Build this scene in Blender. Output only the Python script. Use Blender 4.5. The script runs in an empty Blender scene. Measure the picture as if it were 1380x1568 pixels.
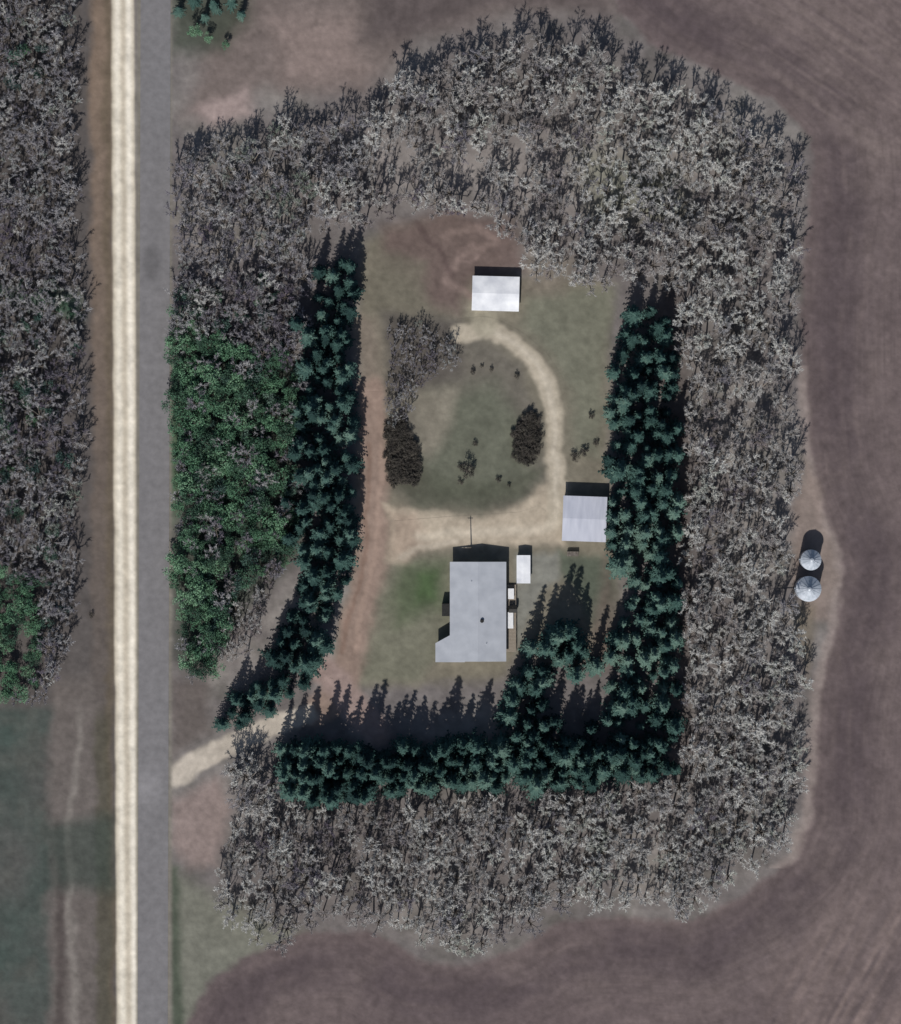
import bpy, math, random
import numpy as np
from mathutils import Vector, Matrix, Euler
random.seed(7); rng=np.random.default_rng(11)
S=0.14
def W(px,py,z=0.0): return ((px-690)*S,(784-py)*S,z)
scene=bpy.context.scene
scene.view_settings.view_transform='Standard'
try: scene.view_settings.look='None'
except: pass
scene.view_settings.exposure=0
# ------------------------------------------------------------ helpers
def lin(c):
    c=np.asarray(c,float)
    g=c.mean(); c=(g+(c-g)*.85)*np.array([.985,.985,.995])
    c=c/255.
    return np.where(c<=0.04045,c/12.92,((c+0.055)/1.055)**2.4)
LAT=rng.random((256,256))
def vnoise(x,y):
    xi=np.floor(x).astype(int); yi=np.floor(y).astype(int)
    fx=x-xi; fy=y-yi; fx=fx*fx*(3-2*fx); fy=fy*fy*(3-2*fy)
    a=LAT[xi%256,yi%256]; b=LAT[(xi+1)%256,yi%256]; c=LAT[xi%256,(yi+1)%256]; d=LAT[(xi+1)%256,(yi+1)%256]
    return (a*(1-fx)+b*fx)*(1-fy)+(c*(1-fx)+d*fx)*fy
def fbm(x,y,sc,o=4,seed=0):
    r=0;a=1;t=0
    for i in range(o):
        r=r+a*vnoise(x/sc+17.3*i+seed*31.7,y/sc-9.1*i+seed*13.9); t+=a; a*=.55; sc=sc/2.03
    return r/t*2-1
def sdist(px,py,pts,closed=True):
    pts=np.array(pts,float); n=len(pts)
    d=np.full(px.shape,1e18); ins=np.zeros(px.shape,bool)
    for i in range(n if closed else n-1):
        ax,ay=pts[i]; bx,by=pts[(i+1)%n]
        ex,ey=bx-ax,by-ay
        t=np.clip(((px-ax)*ex+(py-ay)*ey)/(ex*ex+ey*ey+1e-9),0,1)
        dd=(px-ax-t*ex)**2+(py-ay-t*ey)**2
        d=np.minimum(d,dd)
        if closed and ay!=by:
            c=((ay>py)!=(by>py))&(px<(bx-ax)*(py-ay)/(by-ay)+ax)
            ins^=c
    d=np.sqrt(d)
    return np.where(ins,-d,d) if closed else d
def sm(d,f): # 1 inside
    t=np.clip(0.5-d/(2*f),0,1); return t*t*(3-2*t)
FIELD=[(930,-8000),(930,-60),(950,20),(1010,75),(1100,115),(1180,150),(1238,210),(1245,300),(1228,400),(1226,500),(1228,620),(1242,740),(1268,805),(1288,870),(1278,960),(1252,1060),(1246,1150),(1240,1250),(1215,1310),(1150,1365),(1060,1410),(960,1402),(860,1408),(800,1450),(720,1480),(640,1470),(560,1425),(470,1425),(380,1460),(320,1500),(285,1568),(270,1700),(270,9000),(9000,9000),(9000,-8000)]
def rx(py): return 188+ (py/1568.)*9   # gravel road centre
# ------------------------------------------------------------ ground colour field
def field(px,py):
    wx=px+fbm(px,py,60,4,1)*9+fbm(px,py,12,2,6)*3; wy=py+fbm(px,py,60,4,2)*9+fbm(px,py,12,2,7)*3
    C=np.zeros(px.shape+(3,)); C[:]=lin((110,103,99))
    def put(m,col):
        nonlocal C
        C=C*(1-m[...,None])+lin(col)*m[...,None]
    def poly(pts,f,col,op=1.): put(sm(sdist(wx,wy,pts),f)*op,col)
    def line(pts,w,f,col,op=1.): put(sm(sdist(wx,wy,pts,False)-w,f)*op,col)
    n1=fbm(px,py,90,4,3); n2=fbm(px,py,35,4,4)
    put(np.clip(n1*1.5,0,1)*.8,(146,139,130)); put(np.clip(-n2*1.5,0,1)*.6,(86,83,75))
    poly([(540,200),(700,230),(860,190),(960,240),(940,330),(800,330),(740,300),(600,310)],40,(142,134,127),.7)
    poly([(880,220),(1040,260),(1050,340),(900,330)],30,(118,120,100),.6)
    poly([(270,400),(440,400),(440,480),(350,520),(270,500)],25,(84,76,80),.7)
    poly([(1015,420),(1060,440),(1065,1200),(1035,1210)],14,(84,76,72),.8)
    # top open dry ground
    poly([(400,-100),(920,-100),(950,20),(800,20),(640,60),(560,140),(400,140),(330,190),(280,180),(300,110)],25,(114,101,94))
    poly([(420,30),(540,20),(560,110),(440,130)],30,(136,118,109),.8)
    poly([(560,-60),(930,-60),(930,20),(760,10),(640,60),(560,60)],25,(84,74,72),.8)
    poly([(300,165),(370,140),(390,175),(320,195)],14,(158,138,130),.9)
    poly([(258,-60),(400,-60),(380,30),(340,80),(258,85)],20,(56,66,52),.8)  # dark green tree shadow and some grass painted into the ground colour
    # yard
    poly([(555,370),(600,350),(700,330),(790,420),(930,430),(935,640),(930,720),(950,870),(940,1010),(870,1010),(790,1010),(770,1040),(500,1060),(540,900),(550,600)],14,(118,111,94))
    poly([(585,350),(690,320),(780,335),(810,410),(720,430),(700,480),(660,470),(620,420),(580,400)],18,(104,87,80),.95)
    line([(680,360),(730,345),(760,370),(700,390),(680,430),(720,450)],5,5,(132,112,102),.7)
    line([(700,380),(720,372),(740,384),(715,400),(700,395)],2,4,(140,118,108),.6)
    line([(640,340),(670,380),(690,420)],4,4,(84,68,64),.6)
    poly([(810,450),(940,440),(925,560),(915,700),(880,700),(875,600),(845,540),(800,500)],14,(112,111,93))
    poly([(810,390),(880,400),(860,450),(800,450)],14,(122,112,98),.7)
    poly([(570,380),(650,400),(650,470),(590,480),(565,450)],14,(108,102,86),.8)
    poly([(590,480),(700,490),(800,560),(830,640),(840,740),(800,775),(640,775),(590,740)],12,(106,100,88))
    poly([(590,480),(700,490),(710,570),(640,600),(590,590)],18,(84,78,72),.8)
    poly([(650,600),(760,585),(820,660),(820,740),(740,770),(670,765),(640,720)],22,(98,100,83),.9)
    poly([(600,740),(640,715),(700,745),(800,735),(835,720),(800,772),(640,778)],12,(80,82,66),.75)
    poly([(640,600),(700,590),(690,640),(660,700),(640,690)],16,(134,125,108),.75)
    # lawn at the house
    poly([(600,865),(690,850),(692,980),(665,1010),(650,1040),(560,1050),(575,980)],10,(114,112,93))
    poly([(615,865),(685,858),(680,930),(610,960),(600,920)],20,(82,92,66),.9)
    poly([(640,880),(670,875),(665,920),(635,925)],12,(72,94,56),.8)
    poly([(860,840),(945,860),(940,960),(905,960),(880,900),(860,880)],10,(84,92,76),.9)
    poly([(790,850),(860,845),(860,890),(830,900),(790,1000)],8,(126,126,116),.8)
    poly([(930,850),(950,960),(930,1030),(900,1020),(910,960)],14,(108,92,82),.7)
    # dirt track
    T=[(430,1112),(480,1090),(530,1060),(545,960),(566,870),(574,780),(572,690),(568,600),(562,500)]
    line(T[5:],16,14,(126,113,99),.8)
    line(T[1:8],22,9,(143,121,106)); line([(500,1030),(575,1120)],22,9,(150,128,118))
    tr=sm(sdist(wx,wy,[(549,1000),(556,930),(574,850),(583,780),(582,680)],False)-3.5,3); put(tr*.5,(164,138,120))
    tr=sm(sdist(wx,wy,[(528,1000),(542,930),(560,850),(565,780),(564,680)],False)-3.5,3); put(tr*.5,(124,96,80))
    # cream gravel driveway
    cr=(172,157,134)
    poly([(590,860),(602,800),(590,770),(650,782),(740,792),(800,775),(830,745),(866,740),(866,830),(790,836),(700,838),(640,842),(610,862)],8,cr)
    poly([(592,850),(600,780),(640,785),(650,830),(615,860)],16,(160,138,118),.7)
    line([(848,800),(850,720),(852,650),(843,590),(820,553),(785,525),(745,506),(700,510)],13,5,(170,158,136))
    line([(848,800),(850,720),(852,650),(843,590),(820,553),(785,525),(745,506)],4,5,(192,180,158),.7)
    line([(735,478),(745,500)],18,8,(150,142,120),.8)
    line([(640,822),(740,812),(850,808)],7,7,(196,182,158),.7)
    line([(610,855),(640,838),(700,830)],4,4,(190,176,154),.6)
    line([(235,1200),(280,1180),(340,1146),(430,1108),(470,1095)],15,5,(182,170,152))
    # rings / rim of field
    poly([(258,1225),(330,1190),(350,1240),(330,1330),(290,1330),(258,1290)],14,(136,119,111))
    poly([(258,1330),(330,1370),(470,1430),(400,1470),(330,1500),(290,1600),(258,1600)],18,(114,113,99))
    poly([(258,1330),(275,1330),(280,1600),(258,1600)],8,(66,76,60),.8)
    poly([(258,180),(300,220),(262,300)],10,(80,72,74),.5)
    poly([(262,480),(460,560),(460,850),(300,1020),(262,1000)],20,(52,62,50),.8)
    poly([(258,560),(285,640),(275,760),(258,800)],10,(76,98,70),.8)
    poly([(262,1040),(320,1040),(325,1120),(262,1170)],14,(98,88,82),.8)
    # left verge of the road
    put((px<200)*1.0,(88,82,78))
    l=wx-rx(py)
    put(sm(np.abs(l+33)-18,8)*np.clip(1.1-py/1100,0.12,1),(124,105,88))
    put(sm(np.abs(l+24)-6,6)*.7,(98,86,68))
    put(np.clip(sm(wx-78+n2*25,12)*sm(1085-wy,12)*(.55+.5*n1),0,1),(62,78,70)); 
    put(np.clip(sm(wx-78,12)*sm(1085-wy,12)*(n2*1.6),0,1)*.6,(88,88,80)); 
    put(sm(np.abs(wx-112)-36,10)*sm(1040-wy,20)*.8,(106,97,90))
    put(sm(np.abs(wx-112-fbm(px,py,80,2,8)*20)-6,5)*sm(1090-wy,20)*.5,(138,130,120))
    put(sm(np.abs(wx-92)-7,6)*sm(1260-wy,20)*.55,(62,52,50))
    put(sm(np.abs(wx-160)-12,6)*sm(1090-wy,20)*.7,(84,80,64))
    poly([(60,1260),(180,1250),(180,1360),(80,1360)],18,(60,72,64),.7)
    poly([(-40,440),(120,450),(125,490),(60,480)],14,(74,96,80),.8)
    # field soil
    d=sdist(wx,wy,FIELD)
    d0=sdist(px,py,FIELD)
    mf=sm(d,7)
    soil=np.zeros(C.shape); soil[:]=lin((105,91,88))
    def ps(m,col):
        nonlocal soil
        soil=soil*(1-m[...,None])+lin(col)*m[...,None]
    ps(np.clip(sm(np.abs(-d-52)-34,24),0,1)*.8,(84,72,73))
    ps(np.clip(n1,0,1)*.7,(120,105,99)); ps(np.clip(-n1,0,1)*.5,(90,77,76))
    lines=np.sin(d0/5.2+fbm(px,py,140,2,9)*5)*.5+.5
    ps(lines**3*.16*np.clip(.5+n2*1.5,0,1),(136,118,110))
    fine=vnoise(d0/2.6,(px+py)/70.); ps(fine*.22,(72,62,62)); 
    str2=vnoise(d0/4.0,(px+py)/110.); ps(np.clip(str2-.55,0,1)*.6*np.clip(.4+n1,0,1),(66,56,58))
    q=sm(np.hypot((px-1420)/230,(py-1600)/230)-1,.35); st=vnoise((px+py*.55)/7.,(py-px*.5)/90.); ps(q*np.clip(st*1.2-.2,0,1)*.6,(142,122,112))
    q=sm(np.hypot((px-1400)/230,(py+20)/260)-1,.35); st=vnoise((px-py*1.5)/9.,(py+px*.6)/110.); ps(q*np.clip(st*1.2-.2,0,1)*.45,(130,114,106))
    ps(sm(sdist(wx,wy,[(1160,90),(1220,130),(1290,190),(1400,260)],False)-5,6)*.25,(136,120,112))
    ps(sm(sdist(wx,wy,[(1180,-20),(1240,40),(1400,110)],False)-4,5)*.2,(134,118,110))
    C=C*(1-mf[...,None])+soil*mf[...,None]
    rim=sm(np.abs(d-2)-7,6)*(px>1150)*(py>560)*(py<1330); put(rim*.65,(146,131,122))
    poly([(1228,700),(1250,740),(1268,810),(1285,880),(1270,950),(1235,950),(1210,880),(1215,800)],10,(134,117,106),.8)
    poly([(1205,930),(1250,930),(1240,1040)],10,(110,99,78),.6)
    # gravel road
    l=px-rx(py)+fbm(px,py,40,3,5)*1.6
    put(sm(np.abs(l)-17.5,2.6),(198,186,162))
    put(sm(np.abs(l+9)-4,3.5)*.75,(228,218,196)); put(sm(np.abs(l-9)-4,3.5)*.8,(232,222,201))
    put(sm(np.abs(l)-2.2,2)*.45,(180,166,144)); 
    put(sm(np.abs(px-236)-27,4),(122,116,104))
    g=1+.22*fbm(px,py,18,4,10)+.10*fbm(px,py,6,2,12)
    return np.clip(C*g[...,None]/0.92,0.004,.9)
# ------------------------------------------------------------ materials
def newmat(name):
    m=bpy.data.materials.new(name); m.use_nodes=True
    nt=m.node_tree; b=nt.nodes['Principled BSDF']
    b.inputs['Specular IOR Level'].default_value=.15
    return m,nt,b
def ground_mat(name,bump=.35):
    m,nt,b=newmat(name); N=nt.nodes; L=nt.links
    a=N.new('ShaderNodeAttribute'); a.attribute_name='Col'
    tc=N.new('ShaderNodeNewGeometry')
    n=N.new('ShaderNodeTexNoise'); n.inputs['Scale'].default_value=.6; n.inputs['Detail'].default_value=5; n.inputs['Roughness'].default_value=.55
    mr=N.new('ShaderNodeMapRange'); mr.inputs[1].default_value=.25; mr.inputs[2].default_value=.75; mr.inputs[3].default_value=.84; mr.inputs[4].default_value=1.16
    mx=N.new('ShaderNodeVectorMath'); mx.operation='MULTIPLY'
    L.new(tc.outputs['Position'],n.inputs['Vector']); L.new(n.outputs[0],mr.inputs[0]); L.new(a.outputs['Color'],mx.inputs[0]); L.new(mr.outputs[0],mx.inputs[1])
    L.new(mx.outputs[0],b.inputs['Base Color']); b.inputs['Roughness'].default_value=.95
    bp=N.new('ShaderNodeBump'); bp.inputs['Strength'].default_value=bump; bp.inputs['Distance'].default_value=.25
    L.new(n.outputs[0],bp.inputs['Height']); L.new(bp.outputs[0],b.inputs['Normal'])
    return m
def noise_mat(name,c1,c2,scale=1.5,rough=.7,spec=.2,bump=0.,stretch=(1,1,1)):
    m,nt,b=newmat(name); N=nt.nodes; L=nt.links
    g=N.new('ShaderNodeTexCoord'); mp=N.new('ShaderNodeMapping'); mp.inputs['Scale'].default_value=stretch
    n=N.new('ShaderNodeTexNoise'); n.inputs['Scale'].default_value=scale; n.inputs['Detail'].default_value=5
    r=N.new('ShaderNodeValToRGB'); r.color_ramp.elements[0].position=.3; r.color_ramp.elements[1].position=.7
    r.color_ramp.elements[0].color=(*c1,1); r.color_ramp.elements[1].color=(*c2,1)
    L.new(g.outputs['Object'],mp.inputs[0]); L.new(mp.outputs[0],n.inputs['Vector']); L.new(n.outputs[0],r.inputs[0]); L.new(r.outputs[0],b.inputs['Base Color'])
    b.inputs['Roughness'].default_value=rough; b.inputs['Specular IOR Level'].default_value=spec
    if bump:
        bp=N.new('ShaderNodeBump'); bp.inputs['Strength'].default_value=bump; bp.inputs['Distance'].default_value=.05
        L.new(n.outputs[0],bp.inputs['Height']); L.new(bp.outputs[0],b.inputs['Normal'])
    return m
def tree_mat(name,cols,wr=.7,wl=1.4,ws=.8):
    m,nt,b=newmat(name); N=nt.nodes; L=nt.links
    oi=N.new('ShaderNodeAttribute'); oi.attribute_name='rnd'; g=N.new('ShaderNodeNewGeometry')
    n=N.new('ShaderNodeTexNoise'); n.inputs['Scale'].default_value=.035; n.inputs['Detail'].default_value=2
    n2=N.new('ShaderNodeTexNoise'); n2.inputs['Scale'].default_value=.35; n2.inputs['Detail'].default_value=2
    L.new(g.outputs['Position'],n.inputs['Vector']); L.new(g.outputs['Position'],n2.inputs['Vector'])
    a=N.new('ShaderNodeMath'); a.operation='MULTIPLY'; a.inputs[1].default_value=wr; L.new(oi.outputs['Fac'],a.inputs[0])
    c=N.new('ShaderNodeMath'); c.operation='MULTIPLY_ADD'; c.inputs[1].default_value=wl; c.inputs[2].default_value=.5-wr/2-wl/2; L.new(n.outputs[0],c.inputs[0])
    d=N.new('ShaderNodeMath'); d.operation='ADD'; L.new(a.outputs[0],d.inputs[0]); L.new(c.outputs[0],d.inputs[1])
    e=N.new('ShaderNodeMath'); e.operation='MULTIPLY_ADD'; e.inputs[1].default_value=ws; L.new(n2.outputs[0],e.inputs[0]); e.inputs[2].default_value=-ws/2
    f=N.new('ShaderNodeMath'); f.operation='ADD'; L.new(d.outputs[0],f.inputs[0]); L.new(e.outputs[0],f.inputs[1]); f.use_clamp=True
    r=N.new('ShaderNodeValToRGB')
    els=r.color_ramp.elements
    while len(els)<len(cols): els.new(.5)
    for i,cc in enumerate(cols): els[i].position=i/(len(cols)-1); els[i].color=(*cc,1)
    L.new(f.outputs[0],r.inputs[0]); L.new(r.outputs[0],b.inputs['Base Color']); b.inputs['Roughness'].default_value=.85
    return m
M_ground=ground_mat('soil_and_grass')
M_bare=tree_mat('bare_twigs',[(.22,.19,.19),(.33,.31,.30),(.44,.43,.41),(.60,.59,.56),(.42,.43,.38)])
M_bared=tree_mat('dark_bare_twigs',[(.12,.10,.13),(.20,.185,.21),(.29,.28,.29),(.42,.41,.41),(.19,.22,.18)])
M_trunk=noise_mat('bark',(.12,.10,.085),(.26,.23,.2),3,.9,.1)
M_spruce=tree_mat('spruce_needles',[(.014,.033,.032),(.028,.062,.054),(.058,.112,.095),(.11,.175,.14)],.7,1.2,1.3)  # lighter stops put sunlit bits into the needle colour
M_leaf=tree_mat('spring_leaves',[(.035,.065,.048),(.06,.12,.078),(.10,.21,.12),(.18,.31,.19)],.8,1.4,.9)
M_teal=tree_mat('dull_green_leaves',[(.03,.05,.05),(.05,.09,.08),(.08,.14,.11),(.13,.19,.15)],.8,1.4,.9)
M_shrub=tree_mat('shrub_twigs',[(.06,.056,.048),(.09,.08,.07),(.12,.11,.09)])
# ------------------------------------------------------------ mesh utils
def add_obj(name,me,loc=(0,0,0),parent=None):
    o=bpy.data.objects.new(name,me); o.location=loc
    scene.collection.objects.link(o)
    if parent: o.parent=parent
    return o
def empty(name,loc=(0,0,0)):
    o=bpy.data.objects.new(name,None); o.location=loc; scene.collection.objects.link(o); return o
def mesh_np(name,co,f,col,mats,rnd=None,mi=None):
    me=bpy.data.meshes.new(name)
    me.vertices.add(len(co)); me.vertices.foreach_set('co',co.astype(np.float32).ravel())
    me.loops.add(f.size); me.loops.foreach_set('vertex_index',f.astype(np.int32).ravel())
    k=f.shape[1]
    me.polygons.add(len(f)); me.polygons.foreach_set('loop_start',np.arange(0,f.size,k,dtype=np.int32))
    me.polygons.foreach_set('loop_total',np.full(len(f),k,dtype=np.int32))
    if mi is not None: me.polygons.foreach_set('material_index',mi.astype(np.int32))
    me.update(calc_edges=True)
    if col is not None:
        a=me.color_attributes.new('Col','FLOAT_COLOR','POINT')
        a.data.foreach_set('color',np.concatenate([col,np.ones((len(col),1))],1).astype(np.float32).ravel())
    if rnd is not None:
        a=me.attributes.new('rnd','FLOAT','POINT'); a.data.foreach_set('value',rnd.astype(np.float32))
    for m in mats: me.materials.append(m)
    return me
ox=np.array([60,160,400,900,2000,4500,9000])
xs=np.concatenate([(-120-ox)[::-1],np.arange(-120,1501,2.6),1500+ox]); ys=np.concatenate([(-120-ox)[::-1],np.arange(-120,1690,2.6),1690+ox])
X,Y=np.meshgrid(xs,ys); ny,nx=X.shape
Z=-np.abs(fbm(X,Y,30,3,20))*.015-.006
i=np.arange(nx*ny).reshape(ny,nx)
f=np.stack([i[:-1,:-1],i[1:,:-1],i[1:,1:],i[:-1,1:]],-1).reshape(-1,4)
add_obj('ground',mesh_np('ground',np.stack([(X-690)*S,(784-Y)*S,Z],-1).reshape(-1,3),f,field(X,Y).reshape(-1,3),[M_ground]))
def ribbon(name,pts,hw,z,nc,step,mat,fixed=None,crown=.01):
    P=[np.array(pts[0],float)]
    for a,b in zip(pts[:-1],pts[1:]):
        a=np.array(a,float);b=np.array(b,float);n=max(1,int(np.linalg.norm(b-a)/step))
        for k in range(1,n+1): P.append(a+(b-a)*k/n)
    P=np.array(P); 
    Q=P.copy()
    for _ in range(6): Q[1:-1]=(Q[:-2]+Q[1:-1]*2+Q[2:])/4
    T=np.gradient(Q,axis=0); T/=np.linalg.norm(T,axis=1)[:,None]; Nn=np.stack([-T[:,1],T[:,0]],1)
    u=np.linspace(-1,1,nc)
    X=Q[:,0:1]+Nn[:,0:1]*u*hw; Y=Q[:,1:2]+Nn[:,1:2]*u*hw
    co=np.stack([(X-690)*S,(784-Y)*S,z+crown*(1-u**2)[None,:]+0*X],-1).reshape(-1,3)
    ny,nx=X.shape; i=np.arange(nx*ny).reshape(ny,nx)
    f=np.stack([i[:-1,:-1],i[1:,:-1],i[1:,1:],i[:-1,1:]],-1).reshape(-1,4)
    a,b,c=co[f[0,0]],co[f[0,1]],co[f[0,2]]
    if np.cross(b-a,c-a)[2]<0: f=f[:,::-1]
    c=field(X,Y) if fixed is None else fixed(X,Y)
    return add_obj(name,mesh_np(name,co,f,c.reshape(-1,3),[mat]))
M_g2=ground_mat('gravel',.15)
ribbon('gravel_road',[(rx(-900),-900),(rx(2400),2400)],24,.012,26,4,M_g2)
def asph(X,Y):
    C=np.zeros(X.shape+(3,)); C[:]=lin((120,117,116))/.95
    d=sm(np.hypot((X-232)/14,(Y-405)/28)-1,.5)*.25+sm(np.hypot((X-240)/12,(Y-300)/90)-1,.6)*.06
    d=d+.06*fbm(X,Y,60,3,41)
    br=sm(np.hypot((X-225)/18,(Y-1205)/26)-1,.7)*.25
    return C*(1-d)[...,None]*(1+br)[...,None]
def axx(y): return 238.5-4.5*(y/1568)
ribbon('asphalt_road',[(axx(-900),-900),(axx(2400),2400)],23,.05,16,6,ground_mat('asphalt',.04),asph)
ribbon('driveway',[(256,1190),(280,1180),(340,1146),(430,1108),(490,1088),(530,1050),(545,960),(566,870),(574,780),(572,690),(568,600)],26,.008,24,3,M_g2,crown=.006)
ribbon('yard_driveway',[(600,820),(700,812),(800,806),(846,790),(850,720),(852,650),(843,590),(820,553),(785,525),(745,506),(705,510)],22,.022,22,3,M_g2,crown=.006)
# ------------------------------------------------------------ tree meshes
class MB:
    def __init__(s): s.v=[];s.f=[];s.m=[]
    def tri(s,a,b,c,m=0):
        n=len(s.v); s.v+= [a,b,c]; s.f.append((n,n+1,n+2)); s.m.append(m)
    def cone(s,a,b,r0,r1,k=5,m=0):
        a=Vector(a);b=Vector(b); d=(b-a).normalized(); u=d.orthogonal().normalized(); w=d.cross(u)
        n=len(s.v)
        for p,r in((a,r0),(b,r1)):
            for i in range(k):
                t=2*math.pi*i/k; s.v.append(p+u*math.cos(t)*r+w*math.sin(t)*r)
        for i in range(k):
            j=(i+1)%k; s.f.append((n+i,n+j,n+k+j,n+k+i)); s.m.append(m)
    def mesh(s,name,mats):
        me=bpy.data.meshes.new(name); me.from_pydata([tuple(v) for v in s.v],[],s.f)
        for m in mats: me.materials.append(m)
        me.polygons.foreach_set('material_index',s.m); me.update(); return me
    def arr(s,mat):
        V=np.array([tuple(v) for v in s.v]); F=[];M=[]
        for f,m in zip(s.f,s.m):
            F.append(f[:3]); M.append(m)
            if len(f)==4: F.append((f[0],f[2],f[3])); M.append(m)
        return V,np.array(F),np.array(M),mat
R=random
def rv(): return Vector((R.gauss(0,1),R.gauss(0,1),R.gauss(0,1))).normalized()
def bare_tree(h,rad,nl,mat):
    b=MB(); th=h*R.uniform(.3,.45)
    lean=Vector((R.uniform(-.7,.7),R.uniform(-.7,.7),0))
    top=Vector((lean.x*.5,lean.y*.5,th)); b.cone((0,0,-.2),top,.2,.15,5,1)
    for i in range(nl):
        az=2*math.pi*(i+R.uniform(-.4,.4))/nl; q=R.uniform(.2,1.0); out=rad*q
        hz=h*(1-.33*q*q)*R.uniform(.86,1.0)      # domed crown
        end=Vector((math.cos(az)*out,math.sin(az)*out,hz))+lean
        mid=(top+end)/2+Vector((math.cos(az)*out*.15,math.sin(az)*out*.15,R.uniform(-.4,.3)))+rv()*.2
        b.cone(top,mid,.11,.08,3,1); b.cone(mid,end,.08,.03,3,0)
        for j in range(7):
            t=R.uniform(.4,1); base=top.lerp(mid,t*2) if t<.5 else mid.lerp(end,t*2-1)
            dr=((end-mid).normalized()*.5+Vector((math.cos(az),math.sin(az),0))*.4+rv()*.7).normalized()
            ln=R.uniform(.5,1.1)*rad/2.4; e=base+dr*ln
            b.cone(base,e,.045,.025,3,0)
            for k in range(13):
                p=base.lerp(e,R.uniform(.1,1)); d=(dr*.6+rv()*.8).normalized(); l2=R.uniform(.25,.65)
                sd=d.cross(rv()).normalized()*R.uniform(.025,.06)
                tp=p+d*l2
                b.tri(p-sd,p+sd,tp+sd*.8,0)
    return b.arr([mat,M_trunk])
def spruce(h,rad):
    b=MB(); b.cone((0,0,-.2),(0,0,h*.97),.17,.03,6,1)
    nw=int(h*1.35)
    for w in range(nw):
        z=.5+(h-.6)*w/nw; rr=rad*(1-z/h)**.8*R.uniform(.75,1.15)+.15
        nb=max(4,int(4+rr*2.3)); ph=R.random()*6.28
        for i in range(nb):
            az=ph+2*math.pi*(i+R.uniform(-.35,.35))/nb; r=rr*R.uniform(.5,1.3)
            o=Vector((math.cos(az),math.sin(az),0)); s=Vector((-o.y,o.x,0)); zj=R.uniform(-.25,.25)
            p0=Vector((0,0,z+.25+zj)); p1=o*r+Vector((0,0,z-r*.2+R.uniform(-.3,.2)+zj))
            ns=4
            for k in range(ns):
                t=(k+.6)/ns; c=p0.lerp(p1,t); wd=r*.30*(1.15-t)+.14
                for sg in(-1,1):
                    tip=c+s*sg*wd*R.uniform(.7,1.2)+o*wd*R.uniform(.4,1)+Vector((0,0,-wd*.3+R.uniform(-.15,.1)))
                    b.tri(c-o*.2+Vector((0,0,.03)),c+o*.25,tip,0)
            b.tri(p0.lerp(p1,.55)-s*.15,p0.lerp(p1,.55)+s*.15,p1+o*.15,0)
    return b.arr([M_spruce,M_trunk])
def leafy(h,rad,mat,ncl=12,per=75,ls=.42,base=.35,flat=1.):
    b=MB(); b.cone((0,0,-.2),(0,0,h*.5),.15,.08,6,1)
    for i in range(ncl):
        az=R.random()*6.28; q=R.random()**.5*rad*.8; z=h*(base+.15+R.random()*(1-base-.25)); 
        c=Vector((math.cos(az)*q,math.sin(az)*q,z*(1-.2*q/rad))); b.cone((0,0,h*.3),c,.06,.03,3,1)
        cr=rad*R.uniform(.28,.48)
        for k in range(per):
            p=c+rv()*cr*R.uniform(.4,1.05); p.z=max(p.z,.1); a=rv()*ls*R.uniform(.5,1); bb=a.cross(rv()).normalized()*ls*R.uniform(.3,.6)
            b.tri(p-a*.5,p+a*.5+bb*.2,p+bb,0)
    return b.arr([mat,M_trunk])
BT=[bare_tree(R.uniform(6.5,9.5),R.uniform(1.8,2.9),R.randint(6,9),M_bare) for _ in range(14)]
BD=[bare_tree(R.uniform(6.5,9),R.uniform(1.8,2.8),R.randint(6,9),M_bared) for _ in range(9)]
SP=[spruce(R.uniform(11,14),R.uniform(2.0,2.8)) for _ in range(10)]
LT=[leafy(R.uniform(4.5,6.5),R.uniform(1.9,2.5),M_leaf) for _ in range(7)]
LE=[leafy(R.uniform(4.5,6.5),R.uniform(1.9,2.5),M_teal) for _ in range(4)]
SH=[leafy(R.uniform(1.8,2.4),R.uniform(1.1,1.5),M_shrub,9,110,.24,.12) for _ in range(4)]
def scatter(px,step,jit=.38):
    xs=[p[0] for p in px]; ys=[p[1] for p in px]; row=0
    y=min(ys)
    X=[];Y=[]
    while y<max(ys):
        x=min(xs)+(step/2 if row%2 else 0)
        while x<max(xs):
            X.append(x+R.uniform(-jit,jit)*step); Y.append(y+R.uniform(-jit,jit)*step); x+=step
        y+=step*.87; row+=1
    X=np.array(X);Y=np.array(Y); k=sdist(X,Y,px)<0
    return list(zip(X[k],Y[k]))
def plant(gname,pts,meshes,smin,smax,excl=(),thin=(),incl=None):
    if len(pts)==0: return 0
    X=np.array([p[0] for p in pts],float);Y=np.array([p[1] for p in pts],float); k=np.ones(len(X),bool)
    if incl is not None: k&=sdist(X,Y,incl)<0
    for e in excl: k&=sdist(X,Y,e)>0
    for e,pr in thin: k&=~((sdist(X,Y,e)<0)&(rng.random(len(X))<pr))
    VS=[];FS=[];MS=[];RS=[];off=0; mats=meshes[0][3]
    x0,y0,_=W(X[k].mean(),Y[k].mean())
    for x,y in zip(X[k],Y[k]):
        V,F,M,_m=R.choice(meshes); s=R.uniform(smin,smax)
        mt=Euler((R.uniform(-.09,.09),R.uniform(-.09,.09),R.random()*6.28)).to_matrix()@Matrix.Diagonal((s*R.uniform(.85,1.15),s*R.uniform(.85,1.15),s))
        wx,wy,_=W(x,y)
        VS.append(V@np.array(mt).T+np.array([wx-x0,wy-y0,0])); FS.append(F+off); MS.append(M); RS.append(np.full(len(V),R.random())); off+=len(V)
    me=mesh_np(gname,np.concatenate(VS),np.concatenate(FS),None,mats,np.concatenate(RS),np.concatenate(MS))
    add_obj(gname,me,(x0,y0,0)); return len(FS)
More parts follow.
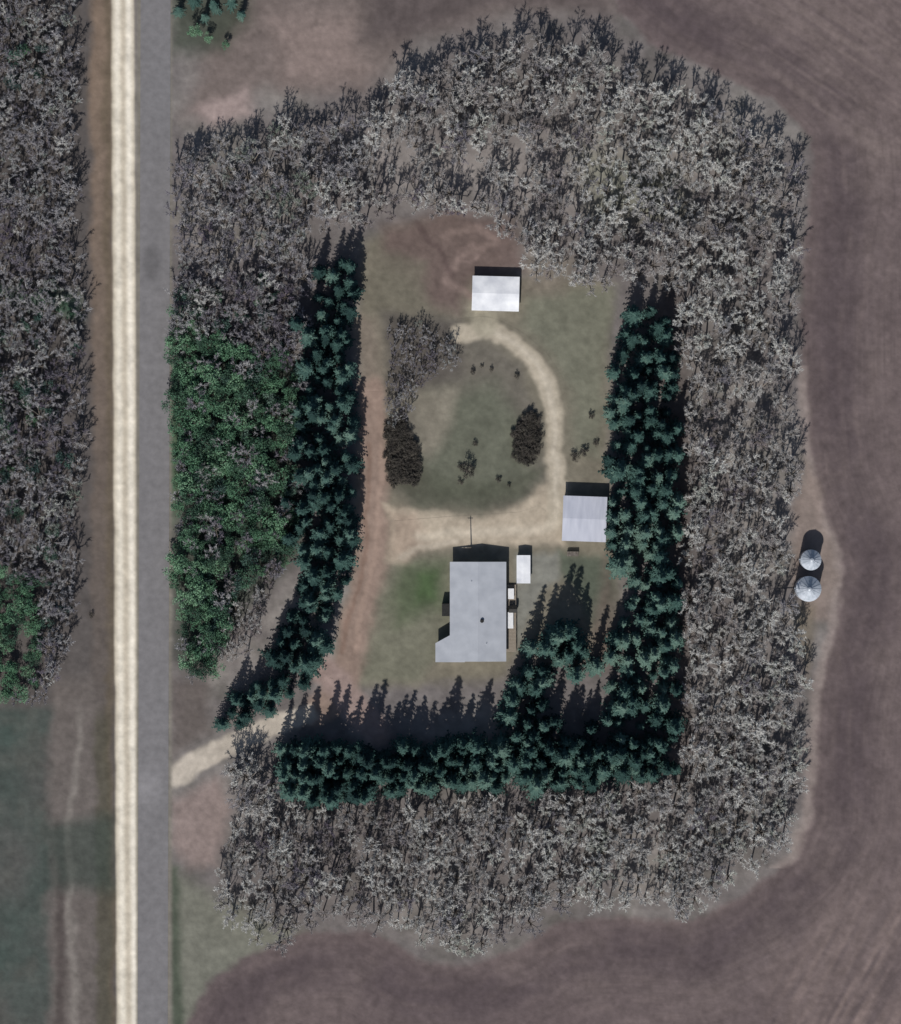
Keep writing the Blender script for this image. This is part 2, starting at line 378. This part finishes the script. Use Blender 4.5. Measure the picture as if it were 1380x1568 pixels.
G1=[(264,480),(340,520),(455,555),(470,640),(455,800),(430,870),(370,890),(335,1030),(285,1045),(270,900),(270,700)]
G2=[(-60,860),(68,890),(66,1060),(-60,1080)]
BARE=[(268,240),(330,215),(400,225),(440,190),(560,195),(600,140),(640,115),(720,85),(800,60),(900,60),(960,115),(1040,140),(1120,180),(1190,225),(1225,270),(1228,310),(1212,400),(1210,520),(1212,620),(1215,740),(1200,820),(1195,910),(1215,960),(1230,1040),(1225,1150),(1222,1250),(1190,1300),(1130,1335),(1060,1385),(1035,1415),(1010,1390),(860,1390),(800,1430),(720,1460),(640,1440),(560,1405),(480,1415),(400,1450),(350,1400),(335,1330),(365,1240),(340,1175),(415,1145),(420,1230),(470,1240),(600,1228),(1000,1212),(1046,1170),(1046,560),(1036,440),(1000,420),(930,440),(815,425),(795,380),(745,330),(620,328),(560,350),(480,360),(470,540),(400,545),(268,500)]
NWD=[(200,100),(560,100),(570,240),(480,360),(470,560),(200,560)]
BW=[(345,890),(395,880),(430,850),(430,920),(380,1000),(335,1010)]
BL=[(-60,-60),(110,-60),(125,190),(115,300),(128,420),(125,700),(105,1000),(70,1070),(-60,1075)]
S1=[(490,400),(545,395),(550,470),(542,620),(548,800),(525,930),(490,1020),(435,1090),(330,1118),(330,1090),(400,1030),(440,940),(462,820),(452,700),(465,560)]
S2=[(950,480),(1015,470),(1035,560),(1038,1180),(930,1185),(930,1060),(950,900),(930,860),(930,620)]
S3=[(435,1138),(565,1138),(572,1165),(598,1140),(780,1130),(1000,1140),(1000,1195),(600,1212),(470,1226),(425,1195)]
S4=[(835,965),(875,955),(900,1000),(935,1060),(930,1150),(790,1150),(765,1070),(795,1000)]
HAZE=[(550,210),(700,230),(860,200),(960,240),(960,330),(800,340),(740,300),(600,310)]
GAP=[(855,1050),(945,1010),(945,1120),(850,1150)]
n=0
n+=plant('bare_tree_grove',scatter(BARE,22,.42),BT,.65,1.2,[NWD],[(HAZE,.4)])
n+=plant('dark_bare_tree_grove',scatter(NWD,22,.42),BD,.6,1.15,incl=BARE)
n+=plant('bare_tree_grove',scatter(NWD,50,.5),BT,.6,1.1,incl=BARE)
n+=plant('dark_bare_tree_grove',scatter(BARE,75,.5),BD,.8,1.2,[NWD])
n+=plant('bare_tree_grove',scatter(BW,19),BT,.5,.8)
n+=plant('dark_bare_tree_grove',scatter(BL,21,.42)+scatter(G1,40,.5),BD,.6,1.05,[G2])
n+=plant('bare_tree_grove',scatter(BL,50,.5),BT,.6,.9,[G2])
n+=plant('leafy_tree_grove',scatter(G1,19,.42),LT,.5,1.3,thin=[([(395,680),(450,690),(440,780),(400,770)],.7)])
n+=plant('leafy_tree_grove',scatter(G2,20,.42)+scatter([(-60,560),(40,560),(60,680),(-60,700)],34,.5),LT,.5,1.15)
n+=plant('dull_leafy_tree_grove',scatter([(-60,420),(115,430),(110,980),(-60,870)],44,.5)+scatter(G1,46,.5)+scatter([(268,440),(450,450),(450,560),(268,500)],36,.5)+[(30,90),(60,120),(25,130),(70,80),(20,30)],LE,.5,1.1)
n+=plant('leafy_tree_grove',[(95,470),(110,480),(75,462),(320,60),(300,52),(345,70),(40,80),(60,110),(30,780),(12,720),(300,445),(335,455),(365,450),(395,465),(350,485),(310,480),(400,430)],LT,.4,.85)
n+=plant('spruce_windbreak',scatter(S1,22,.38)+scatter([(440,480),(470,480),(455,860),(420,900)],45,.5),SP,.6,1.08)
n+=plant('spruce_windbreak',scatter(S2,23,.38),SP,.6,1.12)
n+=plant('spruce_windbreak',scatter(S3,20,.35),SP,.8,1.22)
n+=plant('spruce_windbreak',scatter(S4,25,.38),SP,.75,1.1,thin=[(GAP,.75)])
for x,y,s in [(850,972,1.25),(868,965,1.15),(838,990,1.1),(884,985,1.0)]: n+=plant('spruce_tree',[(x,y)],SP,s,s+.02)
n+=plant('spruce_windbreak',[(275,20),(300,5),(330,15),(355,8),(290,-10),(315,30),(370,25)],SP,.4,.7)
# yard shrubs / trees
n+=plant('shrub_hedge',scatter([(592,650),(615,640),(642,680),(643,740),(595,745)],7),SH,.6,.9)
n+=plant('shrub_hedge',scatter([(800,630),(825,632),(830,690),(812,712),(788,705),(787,660)],7),SH,.6,.9)
n+=plant('yard_tree_cluster',scatter([(592,500),(640,495),(690,520),(705,555),(640,595),(625,650),(592,650)],13),BD,.3,.55)
for x,y,s in [(715,722,1.35),(706,715,.7),(763,734,.6),(728,680,.5),(780,743,.4),(705,738,.5),(753,566,.4),(725,570,.5),(792,576,.5),(905,637,.6),(738,560,.35),(880,700,.8),(895,692,.8),(912,678,.6),(285,890,.5),(140,942,.5)]:
    plant('shrub',[(x,y)],SH,s,s+.01)
plant('bare_tree',[(470,1345)],BD,1.45,1.5)
print('trees',n)
# ------------------------------------------------------------ buildings
def box(b,x0,x1,y0,y1,z0,z1,m=0):
    n=len(b.v)
    for z in(z0,z1):
        for x,y in((x0,y0),(x1,y0),(x1,y1),(x0,y1)): b.v.append(Vector((x,y,z)))
    for q in((0,3,2,1),(4,5,6,7),(0,1,5,4),(1,2,6,5),(2,3,7,6),(3,0,4,7)): b.f.append(tuple(n+k for k in q)); b.m.append(m)
M_roof=noise_mat('roof_shingles',(.34,.355,.385),(.43,.445,.475),.35,.8,.2,.2,(1,1,1))
M_metal=noise_mat('light_metal_roof',(.43,.445,.51),(.54,.55,.61),.4,.5,.3,0,(3,.5,1))
M_white=noise_mat('white_metal_roof',(.60,.61,.64),(.90,.90,.90),.35,.5,.3)
M_wall=noise_mat('siding',(.45,.43,.38),(.55,.53,.48),2,.7)
M_win=noise_mat('window_glass',(.02,.025,.03),(.04,.045,.05),1,.1,.5)
M_dark=noise_mat('dark_metal',(.015,.015,.015),(.035,.033,.03),3,.6)
M_wood=noise_mat('weathered_wood',(.22,.18,.14),(.34,.3,.25),3,.85,.1,.2,(1,6,1))
M_trim=noise_mat('white_trim',(.7,.7,.7),(.8,.8,.8),2,.5)
M_steel=noise_mat('galvanized_steel',(.32,.36,.40),(.52,.55,.6),1.2,.35,.5)
def part(b,name,mat,par,mats=None):
    me=b.mesh(name,mats or [mat]); o=add_obj(name,me); o.parent=par; return o
def rect(x0,x1,y0,y1):
    return ((x0-690)*S,(x1-690)*S,(784-y1)*S,(784-y0)*S)
def slab(b,P,th):
    if (P[1]-P[0]).cross(P[2]-P[0]).z<0: P=P[::-1]
    n=len(b.v); D=Vector((0,0,-th))
    b.v+=P+[p+D for p in P]
    for q in((0,1,2,3),(7,6,5,4),(0,4,5,1),(1,5,6,2),(2,6,7,3),(3,7,4,0)): b.f.append(tuple(n+k for k in q)); b.m.append(0)
def gable(b,x0,x1,y0,y1,ze,zr,axis,th=.14):
    if axis=='y':
        xm=(x0+x1)/2
        for xa,xb in((x0,xm),(x1,xm)):
            slab(b,[Vector((xa,y0,ze)),Vector((xb,y0,zr)),Vector((xb,y1,zr)),Vector((xa,y1,ze))],th)
    else:
        ym=(y0+y1)/2
        for ya,yb in((y0,ym),(y1,ym)):
            slab(b,[Vector((x0,ya,ze)),Vector((x0,yb,zr)),Vector((x1,yb,zr)),Vector((x1,ya,ze))],th)
def gwalls(b,x0,x1,y0,y1,h,zr,axis):
    box(b,x0,x1,y0,y1,-.1,h)
    if axis=='y':
        xm=(x0+x1)/2
        for y in(y0,y1): b.tri(Vector((x0,y,h)),Vector((x1,y,h)),Vector((xm,y,zr)))
    else:
        ym=(y0+y1)/2
        for x in(x0,x1): b.tri(Vector((x,y0,h)),Vector((x,y1,h)),Vector((x,ym,zr)))
H=empty('farm_house')
x0,x1,y0,y1=rect(689,775,860,1012)
b=MB(); gable(b,x0,x1,y0,y1,2.9,3.6,'y'); part(b,'roof',M_roof,H)
b=MB(); gwalls(b,x0+.5,x1-.5,y0+.4,y1-.4,2.72,3.3,'y'); part(b,'walls',M_wall,H)
a0,a1,c0,c1=rect(667,712,984,1013)
b=MB(); slab(b,[Vector((a0,c0,2.75)),Vector((a1,c0,3.12)),Vector((a1,c1,3.12)),Vector((a0,c1,2.75))],.12)
e0,e1,e2,e3=rect(667,689,972,984)
slab(b,[Vector((e0,e2-.01,2.75)),Vector((e1,e2-.01,2.93)),Vector((e1,e3,2.93)),Vector((e1-.02,e3,2.92))],.12)
part(b,'wing_roof',M_roof,H)
b=MB(); box(b,a0+.4,a1-2.5,c0+.4,c1-.4,-.1,2.55); part(b,'wing_walls',M_wall,H)
b=MB(); xm=(x0+x1)/2; box(b,xm-.14,xm+.14,y0,y1,3.57,3.63); part(b,'ridge_cap',M_roof,H)
b=MB()
for yy in (870,895,920,950,965): 
    w=rect(0,0,yy,yy)[2]; box(b,x0+.44,x0+.5,w-.7,w+.7,1.0,2.2); box(b,x1-.5,x1-.44,w-.7,w+.7,1.0,2.2)
box(b,xm-3,xm-1.5,y1-.4,y1-.34,1,2.2); box(b,xm+1.5,xm+3,y1-.4,y1-.34,1,2.2); box(b,xm-3,xm-1.5,y0+.34,y0+.4,1,2.2)
part(b,'windows',M_win,H)
b=MB(); box(b,xm-.5,xm+.5,y1-.4,y1-.33,0,2.1); part(b,'door',M_trim,H)
cx,cy,_=W(738,950); b=MB(); b.cone((cx,cy,3),(cx,cy,3.8),.33,.33,10); b.cone((cx,cy,3.8),(cx,cy,3.95),.42,.3,10); b.cone((cx,cy,3.95),(cx,cy,3.96),.3,.0,10); part(b,'chimney',M_dark,H)
for (vx,vy) in((722,890),(745,985)):
    cx,cy,_=W(vx,vy); b=MB(); b.cone((cx,cy,3),(cx,cy,3.75),.07,.07,6); b.cone((cx,cy,3.75),(cx,cy,3.76),.07,0,6); part(b,'vent_pipe',M_steel,H)
b=MB(); q=rect(677,690,924,943); box(b,q[0],q[1]+.4,q[2],q[3],0,2.3); part(b,'eave_shadow_box',M_dark,H)  # dark box added to stand in for a shadow spot at the west eave
b=MB(); q=rect(775,790,895,998)
nb=int((q[3]-q[2])/.3)
for i in range(nb): box(b,q[0]-.4,q[1],q[2]+i*.3,q[2]+i*.3+.27,.35,.42)
box(b,q[1]-.06,q[1]+.02,q[2],q[3],1.25,1.33)
for i in range(12): yv=q[2]+(q[3]-q[2])*i/11.; box(b,q[1]-.06,q[1]+.02,yv-.05,yv+.05,0,1.25)
for i in range(60): yv=q[2]+(q[3]-q[2])*(i+.5)/60.; box(b,q[1]-.035,q[1]-.01,yv-.02,yv+.02,.42,1.25)
part(b,'deck',M_wood,H)
def table(name,x0,x1,y0,y1,h,mat):
    e=empty(name); q=rect(x0,x1,y0,y1); b=MB(); box(b,*q,h-.06,h)
    for xx in(q[0]+.1,q[1]-.1):
        for yy in(q[2]+.1,q[3]-.1): b.cone((xx,yy,.4),(xx,yy,h-.06),.04,.04,5)
    part(b,'top_and_legs',mat,e); 
table('patio_table',778,787,901,917,1.15,M_trim)
table('patio_table',777,786,937,962,1.15,M_trim)
e=empty('barbecue_grill'); q=rect(779,792,927,938); b=MB(); box(b,*q,1.0,1.4); gable(b,*q,1.45,1.7,'x',.05)
for xx in(q[0]+.1,q[1]-.1): b.cone((xx,q[2]+.2,.4),(xx,q[2]+.2,1),.05,.05,5)
part(b,'body',M_dark,e)
e=empty('garden_shed'); q=rect(791,812,850,893); b=MB(); gable(b,*q,1.9,2.1,'y',.08); part(b,'roof',M_white,e)
b=MB(); gwalls(b,q[0]+.2,q[1]-.2,q[2]+.2,q[3]-.2,1.8,1.98,'y'); part(b,'walls',M_trim,e)
b=MB(); xm=(q[0]+q[1])/2; box(b,xm-.5,xm+.5,q[2]+.15,q[2]+.2,0,1.75); part(b,'door',M_wood,e)
def ribs(b,x0,x1,y0,y1,ze,zr,step=.6):
    ym=(y0+y1)/2; x=x0+.1
    while x<x1-.1:
        for ya in(y0,y1):
            slab(b,[Vector((x,ya,ze+.03)),Vector((x,ym,zr+.03)),Vector((x+.06,ym,zr+.03)),Vector((x+.06,ya,ze+.03))],.028)
        x+=step
def rot(e,px,py,deg):
    c=Vector(W(px,py)); M=Matrix.Translation(c)@Matrix.Rotation(math.radians(deg),4,'Z')@Matrix.Translation(-c); e.matrix_world=M
e=empty('garage'); q=rect(861,928,760,829)
b=MB(); gable(b,*q,2.75,3.15,'x'); part(b,'roof',M_metal,e)
b=MB(); ribs(b,*q,2.75,3.15,.9); part(b,'roof_ribs',M_metal,e)
b=MB(); gwalls(b,q[0]+.3,q[1]-.3,q[2]+.3,q[3]-.3,2.58,2.9,'x'); part(b,'walls',M_wall,e)
b=MB(); 
for k in (0,1): box(b,q[0]+.24,q[0]+.3,q[2]+1+k*4.3,q[2]+4.4+k*4.3,0,2.3)
part(b,'overhead_doors',M_trim,e); rot(e,895,795,-2)
e=empty('machine_shed'); q=rect(723,795,424,477)
b=MB(); gable(b,*q,2.0,2.4,'x'); part(b,'roof',M_white,e)
b=MB(); ribs(b,*q,2.0,2.4,1.2); part(b,'roof_ribs',M_white,e)
b=MB(); gwalls(b,q[0]+.25,q[1]-.25,q[2]+.25,q[3]-.25,1.82,2.15,'x'); part(b,'walls',M_trim,e)
b=MB(); xm=(q[0]+q[1])/2; box(b,xm-2,xm+2,q[2]+.18,q[2]+.25,0,1.7); part(b,'sliding_door',M_steel,e); rot(e,759,450,-1.5)
def bin_(px,py,r,h,rh):
    e=empty('grain_bin'); cx,cy,_=W(px,py); b=MB(); k=40; nr=int(h/.28)
    for i in range(nr):
        z=i*h/nr; zz=(i+.5)*h/nr; z2=(i+1)*h/nr
        b.cone((cx,cy,z),(cx,cy,zz),r,r+.03,k); b.cone((cx,cy,zz),(cx,cy,z2),r+.03,r,k)
    part(b,'corrugated_wall',M_steel,e)
    b=MB(); b.cone((cx,cy,h),(cx,cy,h+rh),r+.12,.35,k); b.cone((cx,cy,h+rh),(cx,cy,h+rh+.25),.4,.4,14); b.cone((cx,cy,h+rh+.25),(cx,cy,h+rh+.4),.4,0.02,14)
    for i in range(16):
        t=i*2*math.pi/16; b.cone((cx+math.cos(t)*(r+.1),cy+math.sin(t)*(r+.1),h+.03),(cx+math.cos(t)*.4,cy+math.sin(t)*.4,h+rh+.03),.04,.03,3)
    part(b,'conical_roof',M_steel,e)
    b=MB()
    for s in(-.2,.2): b.cone((cx-r-.12,cy+s,0),(cx-r-.12,cy+s,h),.03,.03,4)
    for i in range(int(h/.35)): b.cone((cx-r-.12,cy-.2,.3+i*.35),(cx-r-.12,cy+.2,.3+i*.35),.02,.02,4)
    part(b,'ladder',M_steel,e)
    b=MB(); b.cone((cx,cy,-.1),(cx,cy,.06),r+.3,r+.3,24); part(b,'base',M_wall,e)
bin_(1239,857,2.1,3.9,1.5); bin_(1235,901,2.6,4.4,1.8)
e=empty('utility_pole'); cx,cy,_=W(722,838); b=MB(); b.cone((cx,cy,0),(cx-1.6,cy,6.2),.14,.09,8); b.cone((cx-2.1,cy,5.8),(cx-1.0,cy,5.8),.06,.06,4); part(b,'pole_and_crossarm',M_wood,e)
e=empty('wood_pile'); cx,cy,_=W(877,848); b=MB()
for i in range(9):
    for j in range(4): b.cone((cx-1.1+i*.26+.13*(j%2),cy-.5,.13+j*.22),(cx-1.1+i*.26+.13*(j%2),cy+.5,.13+j*.22),.12,.12,7)
part(b,'logs',M_trunk,e)
import bmesh
c=Vector(W(391,268,.3))
bm=bmesh.new(); bmesh.ops.create_icosphere(bm,subdivisions=3,radius=.8)
for v in bm.verts: v.co*= 1+.25*math.sin(v.co.x*5+1)*math.cos(v.co.y*4)+R.uniform(-.04,.04); v.co.z*=.6
me=bpy.data.meshes.new('boulder'); bm.to_mesh(me); bm.free(); me.materials.append(M_white); add_obj('boulder',me,c)
# ------------------------------------------------------------ light
el=math.radians(42); az=math.radians(12)
d=Vector((math.sin(az)*math.cos(el),math.cos(az)*math.cos(el),-math.sin(el)))
sl=bpy.data.lights.new('sun','SUN'); sl.energy=4.0; sl.angle=math.radians(.9); sl.color=(1,.975,.945)
so=bpy.data.objects.new('sun',sl); so.rotation_euler=d.to_track_quat('-Z','Y').to_euler(); so.location=(0,-50,100); scene.collection.objects.link(so)
w=bpy.data.worlds.new('World'); scene.world=w; w.use_nodes=True
nt=w.node_tree; sky=nt.nodes.new('ShaderNodeTexSky'); sky.sky_type='NISHITA'; sky.sun_disc=False; sky.sun_elevation=el; sky.sun_rotation=math.radians(192)
bg=nt.nodes['Background']; bg.inputs[1].default_value=.065; nt.links.new(sky.outputs[0],bg.inputs[0])
# ------------------------------------------------------------ camera
cd=bpy.data.cameras.new('camera'); co_=bpy.data.objects.new('camera',cd); scene.collection.objects.link(co_)
co_.location=(0,0,700); cd.sensor_fit='VERTICAL'; cd.clip_end=8000; cd.clip_start=10
cd.lens=cd.sensor_height/2/(784*S/700.)
scene.camera=co_
